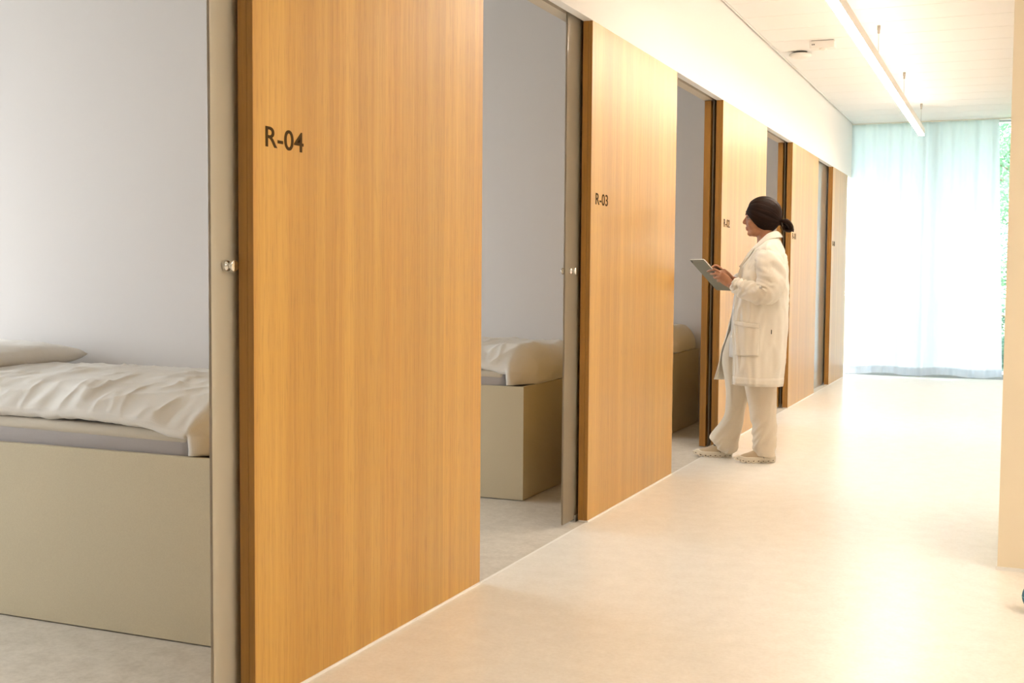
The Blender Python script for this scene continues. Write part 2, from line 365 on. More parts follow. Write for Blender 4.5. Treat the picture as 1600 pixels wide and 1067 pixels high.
# ------------------------------------------------------------------ beds
def bed(y0, y1, lab, dx=0.0):
    r = empty('bed', (-1.55 + dx, (y0 + y1) / 2, 0)); tag(r, lab, 'bed', 'beds in the patient rooms')
    ox, oy = 1.55, -(y0 + y1) / 2
    def b_(n, x0, x1, ya, yb, z0, z1, m, bev=.0015): return boxo(n, x0 + ox, x1 + ox, ya + oy, yb + oy, z0, z1, m, r, bev=bev)
    xf, xh, t = -.487, -2.60, .022
    b_('side_panel', xh, xf, y0, y0 + t, .004, .605, M['laminate']); b_('side_panel', xh, xf, y1 - t, y1, .004, .605, M['laminate'])
    b_('foot_panel', xf - t, xf - .0005, y0 + t, y1 - t, .004, .605, M['laminate']); b_('head_panel', xh, xh + t, y0 + t, y1 - t, .004, .605, M['laminate'])
    b_('base_board', xh + t, xf - t, y0 + t, y1 - t, .45, .48, M['laminate'])
    b_('plinth', xh + .03, xf - .03, y0 + .03, y1 - .03, 0, .05, M['dark'])
    bm = bmesh.new(); box(bm, xh + .04 + ox, -.605 + ox, y0 + .03 + oy, y1 - .03 + oy, .48, .690, .045, 5)
    me = obj('mattress', bm, M['sheet'], r, smooth=True)
    bm = bmesh.new(); box(bm, xh + .05 + ox, -.625 + ox, y0 + .026 + oy, y1 - .035 + oy, .664, .706, .017, 3)
    for v in bm.verts: v.co.z -= .024 * ss(-1.3 + ox, -.6 + ox, v.co.x) * ss(y0 + .3 + oy, y0 + .05 + oy, v.co.y)
    obj('mattress_topper', bm, M['topper'], r, smooth=True)
    return r
def duvet(y0, y1, lab, seed, nu=150, nv=90, xhead=-2.05, puff=.058, sag=.0, foot=1.0):
    """quilt lying on the bed and rolling over its foot end"""
    s0, zt, R = -.60, .704, .035
    yc, hw = (y0 + y1) / 2 + .0, (y1 - y0) / 2 - .005
    smax = s0 + .045 + .155 * foot
    rings = []; dx = .05 if seed < 5 else 0
    for i in range(nu + 1):
        u = i / nu; s = xhead + (smax - xhead) * u
        eu = min(u * (smax - xhead), (1 - u) * (smax - xhead)); endf = math.sqrt(max(0.0, 1 - (1 - min(eu / .07, 1)) ** 2))
        ring = []
        for k in range(nv):
            q = 2 * PI * k / nv
            cx_, sx_ = math.cos(q), math.sin(q)
            yy = yc - hw * math.copysign(abs(cx_) ** .55, cx_)
            h = puff * math.copysign(abs(sx_) ** .75, sx_)
            topm = max(sx_, 0)
            edge = abs(yy - yc) / hw
            # broad quilt undulation, long soft creases, gathers at the hem
            wv = .018 * fnoise((s * 2.2, yy * 2.6, seed)) + .010 * fnoise((s * 5.5 + 3, yy * 4.0, seed + 9))
            rd = 1 - abs(fnoise((s * 3.2 + yy * 2.4, yy * 8.5 - s * 2.0, seed + 4))) * 2
            cs = 1 - abs(fnoise((s * 11 + yy * 3, yy * 5, seed + 14))) * 2
            wv += .011 * max(rd, 0) ** 3 + .008 * max(cs, 0) ** 4
            wv *= 1 - .9 * ss(yc + hw * .55, yc + hw * .95, yy)
            g = 1.1 * fnoise((s * 17, yy * 2.5, seed + 2)) * max(fnoise((s * 2.6, 1, seed + 31)) * 1.6 + .35, 0)
            wv += .022 * g * ss(.72, 1.0, edge)
            h = h * (.72 + .28 * math.sqrt(max(0, 1 - edge ** 6))) * (.25 + .75 * endf) + puff * .8 + wv * (.35 + .65 * topm) * endf
            # hem of the near side droops over the mattress edge
            near = ss(y0 + .16, y0 - .01, yy)
            h -= near * (.040 + .034 * ss(-.82, -.60, s) + .010 * fnoise((s * 4, 0, seed + 6))) * (.4 + .6 * (1 - topm * .5))
            yy += .022 * fnoise((s * 3.1, 4, seed + 12)) * ss(.8, 1, edge) - .012 * near
            if s <= s0: p = Vector((s, yy, zt + h))
            else:
                a = min((s - s0) / (R + .03), PI / 2); ex = max(0, s - s0 - (R + .03) * PI / 2)
                p = Vector((s0 + (R + h * .80) * math.sin(a), yy, zt - R + (R + h * (1 - .35 * ss(0, PI / 2, a))) * math.cos(a) - ex))
            p.z = max(p.z, .608 + .004 * fnoise((s * 9, yy * 9, 3))) if s > s0 - .03 else max(p.z, .64)
            p.y = min(p.y, y1 + .008); p.x += dx
            ring.append(p)
        rings.append(ring)
    bm = bmesh.new(); loft(bm, rings); o = obj('duvet', bm, M['linen'], smooth=True)
    tag(o, lab, 'duvet', 'duvets on the beds'); return o
BEDS = [(3.060, 4.070, 'R-04'), (5.750, 6.790, 'R-03'), (8.475, 9.490, 'R-02')]
bed(*BEDS[0][:2], 'beige box bed in room R-04 at the left, grey sheet visible', .06)
bed(*BEDS[1][:2], 'beige box bed in room R-03, its corner facing the corridor')
bed(*BEDS[2][:2], 'beige box bed in shade inside room R-02 behind the tablet')
duvet(3.075, 4.07, 'rumpled white duvet on the bed of room R-04', 3.3, 260, 150)
duvet(5.775, 6.79, 'white duvet folded over the foot of the R-03 bed', 17.1, 200, 120)
duvet(8.50, 9.49, 'white duvet in shade on the R-02 bed', 28.7, 130, 80)
def pillow(c, r, rz, lab):
    rings = []
    bm = bmesh.new(); n = 40
    g = []
    for sgn in (1, -1):
        row = []
        for i in range(n + 1):
            row.append([])
            for j in range(n + 1):
                a, b = i / n * 2 - 1, j / n * 2 - 1
                e = max(0, (1 - a ** 4) * (1 - b ** 4)) ** .36
                pin = 1 - .05 * (a * a * (1 - b * b) * 0 + (1 - abs(a)) * b * b * .9 + (1 - abs(b)) * a * a * .9)
                p = Vector((a * r[0] * pin, b * r[1] * pin, sgn * r[2] * e * (1 + .25 * fnoise((a * 2, b * 2, 5)))))
                p.z += .008 * fnoise((a * 5, b * 7, 8)) * e
                row[-1].append(bm.verts.new(p))
        g.append(row)
    for row in g:
        for i in range(n):
            for j in range(n): bm.faces.new((row[i][j], row[i + 1][j], row[i + 1][j + 1], row[i][j + 1]))
    bmesh.ops.remove_doubles(bm, verts=bm.verts[:], dist=1e-5)
    o = obj('pillow', bm, M['linen'], smooth=True); o.location = c; o.rotation_euler = (0, 0, rz); tag(o, lab, 'pillow')
pillow((-2.19, 3.68, .835), (.37, .34, .060), .05, 'flat white pillow at the head of the R-04 bed')

# ------------------------------------------------------------------ curtain and its track
nx, nz = 420, 40; W0, W1 = -.035, 1.757
def curtain_y(x, z):
    amp = .022 + .012 * fnoise((x * 2.1, 0, 2)); low = 1 - z / HC
    return YE - .07 + amp * math.sin(x * 27 + 1.6 * fnoise((x * 2.5, z * .15, 7))) + .012 * fnoise((x * 5, z * .7, 3)) * low + .006 * math.sin(x * 71)
def cloth_strip(z0, z1, nz, dy, drop):
    bm = bmesh.new(); rows = []
    for j in range(nz + 1):
        t = j / nz; row = []
        for i in range(nx + 1):
            z = z0 + (z1 - z0) * t; x = W0 + (W1 - .115 * z / HC - W0) * i / nx
            row.append(bm.verts.new((x, curtain_y(x, z) + dy, z - drop(t) * math.sin(x * 9 + 1))))
        rows.append(row)
    for a, b in zip(rows, rows[1:]):
        for i in range(nx): bm.faces.new((a[i], a[i + 1], b[i + 1], b[i]))
    return bm
cu = obj('curtain', cloth_strip(.035, HC - .012, nz, 0, lambda t: .012 * (1 - t) ** 8), M['sheer'], smooth=True)
tag(cu, 'floor length white sheer curtain glowing in front of the end window', 'curtain')
obj('hem', cloth_strip(.0345, .125, 3, -.003, lambda t: .012 * (1 - t * .25)), M['sheer'], cu, smooth=True)
ctr = boxo('curtain_track', -.03, RX, YE - .085, YE - .055, HC - .012, HC + .0, M['white_plastic']); tag(ctr, 'slim white curtain track fixed along the corridor ceiling end', 'curtain track', kind='thing')

# ------------------------------------------------------------------ pendant line lamps
def pendant(x, ya, yb, zb, cables, lab, dm='diffuser'):
    r = empty('pendant_lamp', (x, (ya + yb) / 2, zb)); tag(r, lab, 'lamp'); yc = (ya + yb) / 2
    boxo('housing', -.03, .03, ya - yc, yb - yc, .006, .075, M['lamp_body'], r)
    boxo('diffuser', -.027, .027, ya - yc + .004, yb - yc - .004, -.004, .006, M[dm], r)
    boxo('upper_diffuser', -.022, .022, ya - yc + .1, yb - yc - .1, .075, .079, M['uplight'], r)
    boxo('end_cap', -.03, .03, yb - yc, yb - yc + .003, -.003, .075, M['lamp_body'], r)
    for y in cables:
        bm = bmesh.new(); cyl(bm, (0, y - yc, .075), (0, y - yc, HC - zb - .05), .0016, 8); obj('cable', bm, M['steel'], r)
        bm = bmesh.new(); lathe(bm, (0, y - yc, HC - zb), (0, 0, -1), [(0, .012), (.03, .012), (.034, .009), (.056, .009), (.06, .004)], 16); obj('cable_gripper', bm, M['steel'], r, smooth=True)
pendant(.895, 5.7, 13.56, 2.72, [7.02, 9.18, 11.335, 13.424], 'long bright linear pendant lamp hanging along the corridor ceiling')
pendant(4.0, .2, 4.7, 2.72, [.6, 2.4, 4.3], 'unseen linear pendant lamp added in the lobby as fill light', 'fill_diffuser')  # unseen lamp, added to brighten the nearest panel and right wall

# ------------------------------------------------------------------ ceiling fittings
sd = empty('smoke_detector', (.19, 10.02, HC)); tag(sd, 'round white smoke detector on the ceiling left of the box', 'smoke detector')
bm = bmesh.new(); lathe(bm, (0, 0, 0), (0, 0, -1), [(0, .055), (.02, .055)], 32); obj('shadow_gap_base', bm, M['dark'], sd)  # mount coloured dark for the shadow gap above the cover
bm = bmesh.new(); lathe(bm, (0, 0, -.016), (0, 0, -1), [(0, .075), (.004, .088), (.016, .09), (.028, .075), (.036, .045), (.038, .01)], 40); obj('cover', bm, M['white_plastic'], sd, smooth=True)
eb = empty('ceiling_sensor_box', (.43, 9.62, HC)); tag(eb, 'small oblong white device box mounted on the ceiling by the lamp', 'sensor')
boxo('housing', -.095, .095, -.05, .05, -.058, -.004, M['white_plastic'], eb, bev=.003)
boxo('mounting_plate', -.085, .085, -.04, .04, -.005, 0, M['dark'], eb)
bm = bmesh.new(); lathe(bm, (.0, 0, -.058), (0, 0, -1), [(0, .03), (.006, .03), (.014, .02), (.016, .005)], 24); obj('lens', bm, M['white_plastic'], eb, smooth=True)
boxo('indicator', -.078, -.07, -.0515, -.05, -.037, -.028, M['dark'], eb); boxo('indicator', -.066, -.056, -.0515, -.05, -.037, -.028, M['dark'], eb)

# ------------------------------------------------------------------ teal ball cut by the frame
M['teal'] = fabric('teal_fabric', (.03, .17, .24), .8)
M['teal_seam'] = mat('pale_teal_piping', (.25, .45, .5), .7)
tb = empty('ball', (1.985, 4.60, .056)); tag(tb, 'teal ball on the floor, just peeking in at the right edge', 'ball')
bm = bmesh.new(); ellipsoid(bm, (0, 0, 0), (.056, .056, .056), u=32, v=20); obj('cover', bm, M['teal'], tb, smooth=True)
bm = bmesh.new()
vs = []
for i in range(48):
    q = 2 * PI * i / 48; d = Vector((math.cos(q), math.sin(q), 0))
    vs.append([d * (.0557 + .0012 * math.cos(k * PI / 3)) + Vector((0, 0, .0012 * math.sin(k * PI / 3))) for k in range(6)])
loft(bm, vs + [vs[0]], cap=False); obj('seam', bm, M['teal_seam'], tb, smooth=True)

# ------------------------------------------------------------------ garden outside the window
M['grass'] = mat('lawn', (.10, .20, .035), .9); M['paving'] = mat('pale_paving', (.42, .42, .41), .9)
n = nd(M['grass'], 'ShaderNodeTexNoise', Scale=6.0, Detail=6.0); lk(M['grass'], coords(M['grass'], (1, 1, 1)), n.inputs['Vector'])
lk(M['grass'], ramp(M['grass'], n.outputs[0], [(.3, (.10, .15, .06)), (.7, (.20, .28, .11))]), P(M['grass']).inputs['Base Color'])
lw = boxo('ground', -60, 60, YE + .31, YE + 4.2, -.35, -.15, M['paving']); st(lw, 'pale paved terrace strip right outside the end window', 'ground')
lw = boxo('ground_lawn', -60, 60, YE + 4.2, 90, -.35, -.15, M['grass']); st(lw, 'green lawn outside beyond the end window', 'ground')
lw = boxo('ground_side', -60, ROOM_X - .31, -20, YE + .31, -.35, -.15, M['paving']); st(lw, 'pale paving outside the windows of the patient rooms', 'ground')
def leaf_mat(name, a, b):
    m = mat(name, a, .55, spec=.3)
    oi = nd(m, 'ShaderNodeTexNoise', Scale=3.0, Detail=3.0); lk(m, coords(m, (1, 1, 1)), oi.inputs['Vector'])
    c = ramp(m, oi.outputs[0], [(.35, a), (.65, b)]); lk(m, c, P(m).inputs['Base Color'])
    t = nd(m, 'ShaderNodeBsdfTranslucent'); lk(m, c, t.inputs[0]); mx = nd(m, 'ShaderNodeMixShader'); mx.inputs[0].default_value = .4
    o = m.node_tree.nodes['Material Output']; lk(m, P(m).outputs[0], mx.inputs[1]); lk(m, t.outputs[0], mx.inputs[2]); lk(m, mx.outputs[0], o.inputs[0])
    return m
M['leaf_a'] = leaf_mat('leaf_fresh', (.15, .30, .18), (.30, .46, .28)); M['leaf_b'] = leaf_mat('leaf_deep', (.09, .19, .14), (.19, .31, .23))
M['bark'] = mat('bark', (.22, .17, .12), .9)
def tree(x, y, h, r, nleaf, lm, seed, lab, cat='tree', size=.07, low=.25, nm='garden_tree'):
    rd = random.Random(seed)
    t = empty(nm, (x, y, -.15)); tag(t, lab, cat, 'plants outside the end window')
    bm = bmesh.new()
    tube(bm, [(0, 0, 0), (.05, .02, h * .35), (-.04, .05, h * .7), (0, 0, h * .95)], [.05 + h * .015, .04 + h * .01, .03, .01], 10, 4)
    for k in range(9):
        q = rd.uniform(0, 6.28); z = h * rd.uniform(.25, .75); L = r * rd.uniform(.5, .9)
        tube(bm, [(0, 0, z), (math.cos(q) * L * .5, math.sin(q) * L * .5, z + L * .3), (math.cos(q) * L, math.sin(q) * L, z + L * .45)], [.025, .018, .006], 6, 3)
    obj('trunk', bm, M['bark'], t, smooth=True)
    V = []; Fc = []
    cl = [(Vector((rd.gauss(0, .42) * r, rd.gauss(0, .42) * r, h * rd.uniform(low, 1.0)))) for _ in range(46)]
    for k in range(nleaf):
        c = cl[k % 46] + Vector((rd.gauss(0, .16), rd.gauss(0, .16), rd.gauss(0, .14))) * r
        if c.z < .05: continue
        d = Vector((rd.gauss(0, 1), rd.gauss(0, 1), rd.gauss(0, .6))).normalized(); s_ = d.orthogonal().normalized()
        s_ = (Matrix.Rotation(rd.uniform(0, 6.28), 3, d) @ s_); L = size * rd.uniform(.7, 1.4); n_ = d.cross(s_)
        b = len(V)
        V += [c, c + d * L * .45 + s_ * L * .24 + n_ * L * .06, c + d * L, c + d * L * .45 - s_ * L * .24 + n_ * L * .06]
        Fc += [(b, b + 1, b + 2), (b, b + 2, b + 3)]
    me = bpy.data.meshes.new('foliage'); me.from_pydata(V, [], Fc); f = link('foliage', me, lm, t); f['kind'] = 'stuff'
tree(1.9, 19.3, 4.6, 1.3, 14000, M['leaf_a'], 3, 'fresh green leafy tree right outside the end window')
tree(-3.6, 21.0, 5.2, 1.5, 9000, M['leaf_b'], 5, 'deep green tree hidden behind the curtain at its left side')
tree(2.0, 26.5, 6.5, 2.2, 14000, M['leaf_b'], 8, 'tall deep green tree behind the fresh green one')
for i, (x, y, h) in enumerate([(1.9, 17.3, 1.1), (-1.2, 17.6, 1.0)]):
    tree(x, y, h, .45, 5000, M['leaf_b' if i == 0 else 'leaf_a'], 20 + i, ['low dark bush at the foot of the fresh green tree', 'light green bush behind the curtain'][i], 'bush', .05, .1, 'garden_bush')

# ------------------------------------------------------------------ the person in the white coat, local frame: x forward, y to her left, z up
PO, PRZ = (0.30, 7.66, 0.0), math.atan2(-.202, -.979)
pe = empty('person', PO, PRZ)
tag(pe, 'person with dark tied hair in white lab coat, holding a tablet by the oak panels', 'person')
def skin_mat():
    m = mat('skin', (.52, .27, .16), .5, spec=.35, Subsurface_Weight=.12, Subsurface_Scale=.02)
    n = nd(m, 'ShaderNodeTexNoise', Scale=24.0, Detail=4.0); lk(m, coords(m, (1, 1, 1)), n.inputs['Vector'])
    lk(m, ramp(m, n.outputs[0], [(.35, (.40, .185, .098)), (.65, (.46, .225, .125))]), P(m).inputs['Base Color']); return m
M['skin'] = skin_mat()
M['coat'] = fabric('white_coat_cotton', (.84, .795, .70), bumps=.16)
M['trouser'] = fabric('cream_trouser_cotton', (.76, .67, .535), bumps=.3)
M['shirt'] = fabric('pale_grey_shirt', (.70, .66, .61), bumps=.3)
m = M['hair'] = mat('dark_brown_hair', (.02, .008, .005), .42, spec=.12)
n = nd(m, 'ShaderNodeTexNoise', Scale=1.0, Detail=5.0, Roughness=.6); lk(m, coords(m, (300, 2.2, 1), 'UV'), n.inputs['Vector'])
lk(m, ramp(m, n.outputs[0], [(.35, (.008, .003, .002)), (.6, (.018, .007, .004)), (.80, (.11, .045, .018))]), P(m).inputs['Base Color']); bump(m, n.outputs[0], .5, .006)  # lighter strands put the hair highlights into the base colour
M['lips'] = mat('lips', (.36, .13, .085), .45); M['eye'] = mat('eye', (.42, .38, .34), .3); M['iris'] = mat('iris', (.05, .025, .015), .2)
M['brow'] = mat('brow', (.04, .02, .012), .7)
M['shoe'] = fabric('beige_knit', (.62, .50, .34), weave=500, bumps=.4); M['sole'] = mat('cream_foam_sole', (.84, .77, .64), .6)
M['sole_dark'] = mat('hole_shade_brown', (.16, .10, .05), .8)
M['button'] = mat('pearl_button', (.88, .84, .76), .3)

# tablet frame
TN = Vector((.205, .072, 1.202)); TE1 = Vector((.626, .329, .708)).normalized(); TE2 = Vector((.465, -.885, 0)).normalized()
TNN = TE1.cross(TE2).normalized()
if TNN.x < 0: TNN = -TNN                                # back of the tablet, away from her
# ---- body: one skin surface
bm = bmesh.new()
# head
ellipsoid(bm, (-.072, 0, 1.592), (.103, .073, .102))
ellipsoid(bm, (-.030, 0, 1.545), (.066, .060, .088))
ellipsoid(bm, (-.030, 0, 1.490), (.052, .050, .040), (0, .25, 0))
ellipsoid(bm, (.004, 0, 1.470), (.021, .024, .019))
tube(bm, [(.022, 0, 1.588), (.033, 0, 1.566), (.0475, 0, 1.543), (.044, 0, 1.534)], [.008, .009, .0095, .008], 12, 4)
for s in (1, -1): ellipsoid(bm, (.036, s * .010, 1.5335), (.010, .0075, .0065))
ellipsoid(bm, (.025, 0, 1.507), (.012, .023, .007)); ellipsoid(bm, (.022, 0, 1.494), (.012, .021, .007)); ellipsoid(bm, (.018, 0, 1.60), (.022, .045, .013))
for s in (1, -1):
    ellipsoid(bm, (-.004, s * .036, 1.535), (.030, .020, .026)); ellipsoid(bm, (-.085, s * .066, 1.545), (.018, .008, .030))
# neck, torso
tube(bm, [(-.078, 0, 1.52), (-.088, 0, 1.45), (-.094, 0, 1.39), (-.098, 0, 1.33)], [(.050, .054), (.050, .052), (.058, .058), (.08, .06)], 20, 5)
tube(bm, [(-.10, 0, 1.36), (-.095, 0, 1.29), (-.08, 0, 1.20), (-.07, 0, 1.05), (-.07, 0, .92), (-.075, 0, .82)], [(.09, .05), (.14, .08), (.15, .10), (.125, .095), (.15, .105), (.15, .10)], 24, 5)
# legs
tube(bm, [(-.06, -.085, .86), (.045, -.10, .62), (.062, -.11, .44), (.118, -.118, .16), (.13, -.118, .08)], [.085, .07, .052, .036, .036], 16, 5)
tube(bm, [(-.075, .085, .86), (-.075, .075, .62), (-.095, .06, .44), (-.13, .04, .13), (-.125, .04, .08)], [.085, .07, .052, .036, .036], 16, 5)
# arms to the wrists
NW, FW = Vector((.118, .128, 1.138)), Vector((.120, -.085, 1.172))
tube(bm, [(-.10, .130, 1.310), (-.12, .205, 1.22), (-.125, .222, 1.10), (-.02, .195, 1.09), NW], [.052, .046, .042, .038, .026], 14, 6)
tube(bm, [(-.10, -.130, 1.310), (-.11, -.205, 1.22), (-.105, -.21, 1.10), (-.005, -.16, 1.11), FW], [.052, .046, .042, .038, .026], 14, 6)
def on_plane(p, d):
    p = Vector(p); return p + TNN * (d - (p - TN).dot(TNN))
def hand(W, palm, fingers, thumb, ref):
    tube(bm, [W - (palm - W) * .3, W, (W + palm) / 2, palm], [(.025, .020), (.026, .018), (.037, .016), (.037, .013)], 16, 5, ref=ref)
    for f, r in fingers: tube(bm, f, [r, r * .98, r * .92, r * .78][:len(f)], 10, 4)
    tube(bm, thumb, [.013, .011, .0095, .008][:len(thumb)], 10, 4)
nf = [([(.160, .122, 1.182), (.203, .101, 1.224), (.236, .082, 1.236), on_plane((.268, .03, 1.228), .0125)], 0.0099),
      ([(.158, .126, 1.172), (.200, .110, 1.205), (.233, .091, 1.208), on_plane((.258, .035, 1.203), .0125)], 0.0101),
      ([(.154, .128, 1.162), (.192, .113, 1.186), (.221, .092, 1.182), on_plane((.243, .042, 1.178), .0125)], 0.0096),
      ([(.150, .126, 1.152), (.180, .108, 1.167), (.203, .088, 1.160), on_plane((.222, .046, 1.156), .0125)], .0076)]
hand(NW, Vector((.186, .114, 1.196)), nf, [(.140, .108, 1.168), (.165, .085, 1.206), on_plane((.190, .066, 1.232), -.014), on_plane((.206, .040, 1.244), -.0125)], (.38, .1, .92))
ff = [([(.160, -.055, 1.215), (.198, -.032, 1.250), (.228, -.016, 1.262), on_plane((.252, .008, 1.246), -.012)], 0.0095),
      ([(.163, -.065, 1.208), (.204, -.048, 1.244), (.236, -.036, 1.254), on_plane((.258, -.018, 1.236), -.013)], 0.0099),
      ([(.163, -.077, 1.200), (.203, -.066, 1.232), (.234, -.058, 1.240), on_plane((.254, -.045, 1.222), -.014)], 0.0094),
      ([(.160, -.088, 1.190), (.196, -.082, 1.216), (.223, -.077, 1.222), on_plane((.240, -.068, 1.206), -.015)], .0075)]
hand(FW, Vector((.182, -.058, 1.226)), ff, [(.140, -.060, 1.186), (.165, -.030, 1.212), (.188, -.010, 1.226), on_plane((.207, .006, 1.226), -.012)], (.1, -.75, -.6))
me = remesh(bm, .0038, 4, .45)
body = link('body', me, M['skin'], pe, smooth=True); body['label'] = 'face, neck and hands of warm skin'
# eyes, brows, lips
for s in (1, -1):
    bm = bmesh.new(); ellipsoid(bm, (.0125, s * .029, 1.566), (.013, .014, .0085)); e = obj('eye', bm, M['eye'], pe, smooth=True)
    bm = bmesh.new(); ellipsoid(bm, (.0205, s * .030, 1.5655), (.0062, .007, .0075)); obj('iris', bm, M['iris'], e, smooth=True)
    bm = bmesh.new(); tube(bm, [(.036, s * .010, 1.588), (.034, s * .026, 1.594), (.016, s * .046, 1.588)], [.003, .0038, .002], 8, 4); obj('eyebrow', bm, M['brow'], pe, smooth=True)
    bm = bmesh.new(); tube(bm, [(.025, s * .019, 1.571), (.027, s * .031, 1.5745), (.014, s * .043, 1.570)], [.0018, .0024, .0016], 8, 4); obj('eyelash', bm, M['brow'], pe, smooth=True)
bm = bmesh.new(); tube(bm, [(.022, -.020, 1.5), (.0325, 0, 1.505), (.022, .020, 1.5)], [.002, .0045, .002], 10, 6); tube(bm, [(.020, -.018, 1.498), (.0295, 0, 1.494), (.020, .018, 1.498)], [.002, .005, .002], 10, 6)
obj('lips', bm, M['lips'], pe, smooth=True)
# ---- hair, combed back into a low bun
hc = Vector((-.072, 0, 1.585)); ha = (.118, .086, .118)
A = Vector((-1, 0, -.42)).normalized(); B1 = Vector((0, 1, 0)); B2 = A.cross(B1).normalized()
if B2.z < 0: B2 = -B2
line = [(.080, 1.648), (.052, 1.622), (.034, 1.596), (.018, 1.570), (.000, 1.542), (-.032, 1.508), (-.085, 1.482), (-.14, 1.468), (-.30, 1.45)]
def below(p):
    for (x1, z1), (x0, z0) in zip(line, line[1:]):
        if x0 <= p.x <= x1: return p.z < z0 + (z1 - z0) * (p.x - x0) / (x1 - x0)
    return p.x > line[0][0]
bm = bmesh.new(); NPH, NT = 120, 44; uvs = {}; rows = []
for i in range(NPH):
    ph = 2 * PI * i / NPH; side = B1 * math.cos(ph) + B2 * math.sin(ph)
    def pt(th):
        d = A * math.cos(th) + side * math.sin(th)
        return hc + Vector((d.x * ha[0], d.y * ha[1], d.z * ha[2]))
    th = .05
    while th < 3.0 and not below(pt(th)): th += .01
    row = []
    for k in range(NT + 1):
        t = k / NT; q = .02 + (th - .02) * t; p = pt(q); n_ = (p - hc).normalized()
        f = .0016 * fnoise((ph * 6, t * 1.2, 2)) + .0016 * fnoise((ph * 21, t * 1.5, 6)) - .0035 * max(0, 1 - 4 * abs(ph - 1.25)) * ss(.35, .8, t)
        tuck = -.010 * ss(.90, 1.0, t)
        vol = .006 * math.sin(PI * min(t * 1.05, 1)) * max(math.sin(ph), 0)
        v = bm.verts.new(p + n_ * (f + tuck + vol)); uvs[v] = (i / NPH, t); row.append(v)
    rows.append(row)
for i in range(NPH):
    a, b = rows[i], rows[(i + 1) % NPH]
    for k in range(NT): bm.faces.new((a[k], a[k + 1], b[k + 1], b[k]))
def uvmap(bm, uvs):
    l = bm.loops.layers.uv.new('UVMap')
    for f in bm.faces:
        us = [uvs[x.vert][0] for x in f.loops]; wrap = max(us) - min(us) > .5
        for x in f.loops:
            u, v = uvs[x.vert]; x[l].uv = (u + 1 if wrap and u < .5 else u, v)
uvmap(bm, uvs)
hair = obj('hair', bm, M['hair'], pe, smooth=True)
sm = hair.modifiers.new('thick', 'SOLIDIFY'); sm.thickness = .012; sm.offset = -1
def lock(name, pts, rad, n=26, sub=12, seed=1, parent=hair, twist=0.0):
    b = bmesh.new(); vs = tube(b, pts, rad, n, sub); u = {}
    for a, r in enumerate(vs):
        for k, v in enumerate(r):
            u[v] = (k / n * .35, a / len(vs) * 1.2); c = sum((q.co for q in r), Vector()) / n if k == 0 else c
            v.co += (v.co - c).normalized() * .0028 * fnoise((k * 1.7, a * .22, seed)) if (v.co - c).length > 1e-6 else Vector()
    uvmap(b, u); return obj(name, b, M['hair'], parent, smooth=True)
lock('hair_tail', [(-.160, 0, 1.545), (-.185, 0, 1.535), (-.200, .0, 1.526)], [.024, .017, .015], seed=3)
lock('bun_coil', [(-.196, .012, 1.548), (-.222, .022, 1.542), (-.246, .016, 1.512), (-.240, 0, 1.492), (-.212, -.012, 1.500), (-.198, .0, 1.525)], [.013, .018, .017, .017, .016, .012], seed=5)
lock('bun_coil', [(-.200, -.006, 1.535), (-.228, .006, 1.530), (-.252, .006, 1.500), (-.262, 0, 1.484)], [.016, .019, .015, .005], seed=8)
lock('loose_strand', [(-.188, .010, 1.532), (-.184, .016, 1.508), (-.188, .014, 1.482)], [.004, .0026, .001], 8, 6, 11)
bm = bmesh.new(); r0 = []
for i in range(28):
    q = 2 * PI * i / 28; d = Vector((.25 * math.sin(q), math.cos(q), math.sin(q))); d.normalize()
    r0.append([Vector((-.192, 0, 1.531)) + d * (.0165 + .003 * math.cos(k * PI / 3)) + Vector((-1, 0, -.25)) * (.004 * math.sin(k * PI / 3)) for k in range(6)])
loft(bm, r0 + [r0[0]], cap=False); obj('hair_tie', bm, M['dark'], hair, smooth=True)

# ---- shirt
def ring_xy(z, xf, xb, b, n=40, tilt=0.0, pw=.85):
    cx, a = (xf + xb) / 2, (xf - xb) / 2
    return [Vector((cx + a * math.copysign(abs(math.cos(q)) ** pw, math.cos(q)), b * math.copysign(abs(math.sin(q)) ** pw, math.sin(q)), z - tilt * math.cos(q))) for q in [2 * PI * k / n for k in range(n)]]
rows = [(1.405, -.040, -.150, .056, .030), (1.385, -.020, -.160, .085, .022), (1.36, .000, -.175, .150, .01), (1.30, .018, -.19, .175, .0), (1.22, .066, -.195, .175, 0), (1.10, .098, -.19, .165, 0), (.98, .108, -.185, .165, 0), (.84, .118, -.185, .172, 0), (.675, .122, -.175, .178, 0)]
bm = bmesh.new(); R_ = []
for k in range(49):
    v = k / 48; a = cr([Vector(r[:3]) for r in rows], v); b2 = cr([Vector((r[3], r[4], 0)) for r in rows], v)
    R_.append(ring_xy(a.x, a.y, a.z, b2.x, 56, b2.y))
for r in R_:
    for p in r:
        lowf = ss(1.2, .7, p.z); q = math.atan2(p.y, p.x + .03)
        d = .008 * fnoise((q * 3, p.z * 5, 4)) * lowf + .005 * fnoise((p.x * 16, p.y * 16, p.z * 9)); p.x += d * math.cos(q); p.y += d * math.sin(q)
loft(bm, R_, cap=False); sh = obj('shirt', bm, M['shirt'], pe, smooth=True); sh['label'] = 'pale shirt showing between the coat fronts'
md = sh.modifiers.new('t', 'SOLIDIFY'); md.thickness = .004; md.offset = -1
bm = bmesh.new(); loft(bm, [[p + Vector((0, 0, dz)) + Vector((p.x + .095, p.y, 0)) * e for p in ring_xy(1.405, -.040, -.150, .056, 40, .030)] for dz, e in ((-.004, .02), (.008, .06), (.014, .05), (.008, -.02))], cap=False)
obj('shirt_collar', bm, M['shirt'], sh, smooth=True)

